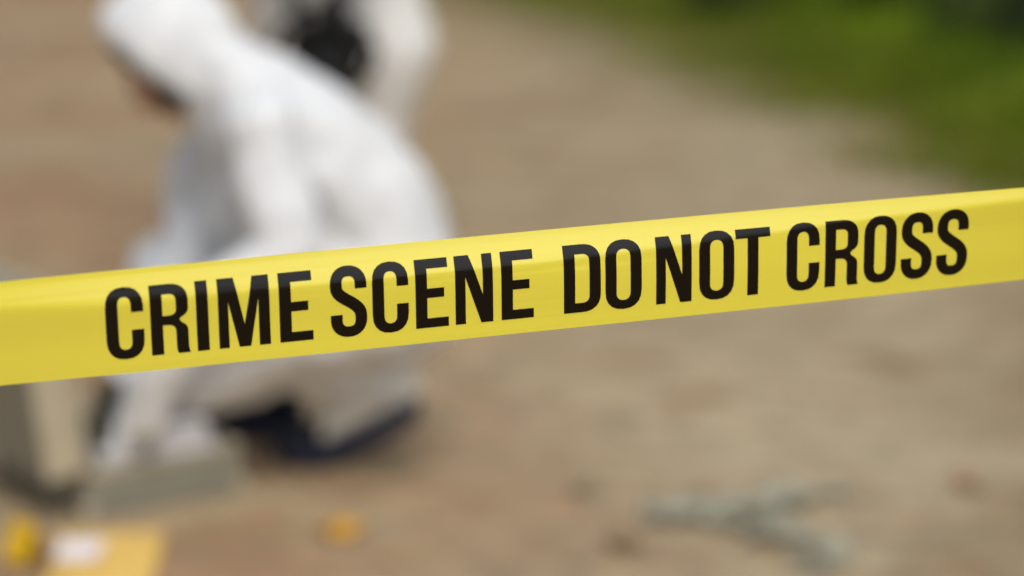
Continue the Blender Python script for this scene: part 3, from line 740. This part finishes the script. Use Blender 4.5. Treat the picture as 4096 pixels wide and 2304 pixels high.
wd = thing('weed', 'low grey-green weed with two trailing stems on the soil at lower right', 'weed', (.43, 4.50, 0))
rnd = random.Random(4)
mesh_l = None
for ang, ln, nl in ((R(170), .17, 12), (R(25), .26, 18), (R(-72), .36, 22), (R(95), .07, 5)):
    pts = [(math.cos(ang + .25 * math.sin(q * 3)) * ln * q, math.sin(ang + .25 * math.sin(q * 3)) * ln * q, .006 + .006 * math.sin(q * 3.1)) for q in [i / 8 for i in range(9)]]
    bm = bmesh.new(); tube(bm, pts, [.0035 - .002 * i / 8 for i in range(9)], 6); obj('stem', bm, M['stalk'], wd, True)
    for k in range(nl):
        q = (k + .6) / nl; i = min(7, int(q * 8)); p = Vector(pts[i]).lerp(Vector(pts[i + 1]), q * 8 - i)
        if mesh_l is None:
            bm = bmesh.new(); n = 6; ring = []
            for s in range(n + 1):
                t_ = s / n; w = .016 * math.sin(math.pi * min(.98, max(.02, t_ ** .8))); zz = .004 * math.sin(t_ * 2.6)
                ring.append([bm.verts.new((t_ * .07, -w, zz + .004)), bm.verts.new((t_ * .07, 0, zz)), bm.verts.new((t_ * .07, w, zz + .004))])
            for a_, b_ in zip(ring, ring[1:]):
                for c_ in (0, 1): bm.faces.new((a_[c_], b_[c_], b_[c_ + 1], a_[c_ + 1]))
            o = obj('leaf', bm, M['weed'], wd, True); mesh_l = o.data
        else:
            o = bpy.data.objects.new('leaf', mesh_l); C.objects.link(o); o.parent = wd
        o.location = p; o.rotation_euler = (rnd.uniform(-.15, .15), rnd.uniform(-.10, .0), ang + (1 if k % 2 else -1) * rnd.uniform(.4, 1.4)); sc = rnd.uniform(.8, 1.4) * (1.15 - .3 * q); o.scale = (sc, sc, sc)

# ------------------------------------------------------------------ gravel, grass verge, shrubs
rng = np.random.default_rng(7)
ico = bmesh.new(); bmesh.ops.create_icosphere(ico, subdivisions=1, radius=1.0); ico.verts.ensure_lookup_table()
iv = np.array([v.co for v in ico.verts]); iface = np.array([[v.index for v in f.verts] for f in ico.faces]); ico.free()
n = 2600; Y = 3.6 + 10.5 * rng.random(n) ** 1.5; X = (rng.random(n) - .5) * (Y * .5 + .6)
keep = ~((X > -1.15) & (X < -.1) & (Y > 4.05) & (Y < 5.1)); X, Y = X[keep], Y[keep]; n = len(X)
s = .003 + .009 * rng.random(n) ** 3
V = iv[None] * (s[:, None, None] * (.7 + .6 * rng.random((n, len(iv), 1)))) * np.stack([.8 + .6 * rng.random(n), .8 + .6 * rng.random(n), .45 + .25 * rng.random(n)], 1)[:, None, :]
V[:, :, 0] += X[:, None]; V[:, :, 1] += Y[:, None]; V[:, :, 2] += (s * .25)[:, None]
F = (iface[None] + (np.arange(n) * len(iv))[:, None, None]).reshape(-1, 3)
gr = pyobj('gravel', V.reshape(-1, 3).tolist(), F.tolist(), M['pebble'])
gr['kind'] = 'stuff'; tag(gr, 'small loose pebbles scattered over the bare soil', 'gravel')

def edge_x(y):          # left edge of the grass verge at distance y
    return np.interp(y, [5.5, 7.6, 8.2, 8.9, 9.6, 10.6, 12.0, 13.5, 17], [2.6, 1.95, 1.74, 1.54, 1.36, 1.14, .86, .55, -.5])
def blades(name, n, ylo, yhi, hmin, hmax, wid, m, label, seed, inset=0.0, spread=2.6, dens=1.0):
    rg = np.random.default_rng(seed)
    y = ylo + (yhi - ylo) * rg.random(n); e = edge_x(y) + inset
    x = e + spread * rg.random(n) ** 1.15 - .12 + .10 * np.sin(y * 5) + .14 * np.sin(y * 2.1 + 1) + .17 * rg.standard_normal(n)
    clump = .5 + .5 * np.sin(x * 3.1 + 1.7 * np.sin(y * 2.3)) * np.sin(y * 2.7 + x)
    k = rg.random(n) < .25 + .75 * clump; x, y, clump, e = x[k], y[k], clump[k], e[k]; n = len(x)
    h = (hmin + (hmax - hmin) * rg.random(n)) * np.clip(.35 + .9 * (x - e) / .8, .3, 1.15) * (.7 + .6 * clump); a = rg.random(n) * 2 * math.pi
    bend = h * (.25 + .6 * rg.random(n)); ba = a + math.pi / 2 + rg.normal(0, .6, n)
    dx, dy = np.cos(a) * wid / 2, np.sin(a) * wid / 2; bx, by = np.cos(ba) * bend, np.sin(ba) * bend; z0 = np.zeros(n)
    P = np.stack([np.stack([x - dx, y - dy, z0], 1), np.stack([x + dx, y + dy, z0], 1),
                  np.stack([x + bx * .3 - dx * .8, y + by * .3 - dy * .8, h * .6], 1), np.stack([x + bx * .3 + dx * .8, y + by * .3 + dy * .8, h * .6], 1),
                  np.stack([x + bx, y + by, h], 1)], 1)
    b = np.arange(n) * 5
    f = [(i, i + 1, i + 3, i + 2) for i in b.tolist()] + [(i + 2, i + 3, i + 4) for i in b.tolist()]
    o = pyobj(name, P.reshape(-1, 3).tolist(), f, m); o['kind'] = 'stuff'; tag(o, label, 'grass'); return o
blades('grass', 70000, 7.0, 17, .06, .20, .008, M['grass'], 'green grass verge along the right side of the track', 1, 0, 3.4)
blades('dry_grass', 24000, 7.0, 16, .04, .15, .007, M['drygrass'], 'thin dry yellowish grass at the edge of the green verge', 2, -.22, 2.2)

def shrub(x, y, r, h, label, seed):
    rg = np.random.default_rng(seed); t = thing('shrub', label, 'shrub', (x, y, 0), 0, 'dark shrubs beyond the grass verge')
    bm = bmesh.new()
    for k in range(9):
        a = rg.random() * 6.28; q = rg.random() * .7 + .2
        tube(bm, [(0, 0, 0), (math.cos(a) * r * q * .3, math.sin(a) * r * q * .3, h * .4), (math.cos(a) * r * q, math.sin(a) * r * q, h * (.75 + .2 * rg.random()))], [.012, .009, .003], 6)
    obj('stem', bm, M['bark'], t)
    n = 2600; c = rg.normal(0, 1, (26, 3)); c /= np.linalg.norm(c, axis=1)[:, None]; c *= (.35 + .6 * rg.random((26, 1)))
    p = c[rg.integers(0, 26, n)] + rg.normal(0, .17, (n, 3)); p[:, 0] *= r; p[:, 1] *= r; p[:, 2] = np.abs(p[:, 2] * h * .5 + h * .5)
    a = rg.normal(0, 1, (n, 3)); a /= np.linalg.norm(a, axis=1)[:, None]; b = np.cross(a, rg.normal(0, 1, (n, 3))); b /= np.linalg.norm(b, axis=1)[:, None]
    l = (.03 + .03 * rg.random((n, 1)))
    Q = np.stack([p, p + a * l * .5 + b * l * .25, p + a * l, p + a * l * .5 - b * l * .25], 1)
    pyobj('foliage', Q.reshape(-1, 3).tolist(), [(i, i + 1, i + 2, i + 3) for i in range(0, 4 * n, 4)], M['shrub'], t)
shrub(2.22, 10.7, .42, .60, 'dark green shrub in the top right corner', 1)
shrub(1.22, 12.9, .35, .40, 'dark green shrub at the top edge, left of the corner shrub', 2)
shrub(1.98, 12.3, .35, .45, 'dark green shrub at the top edge, between the other two shrubs', 3)
bpy.context.view_layer.update()
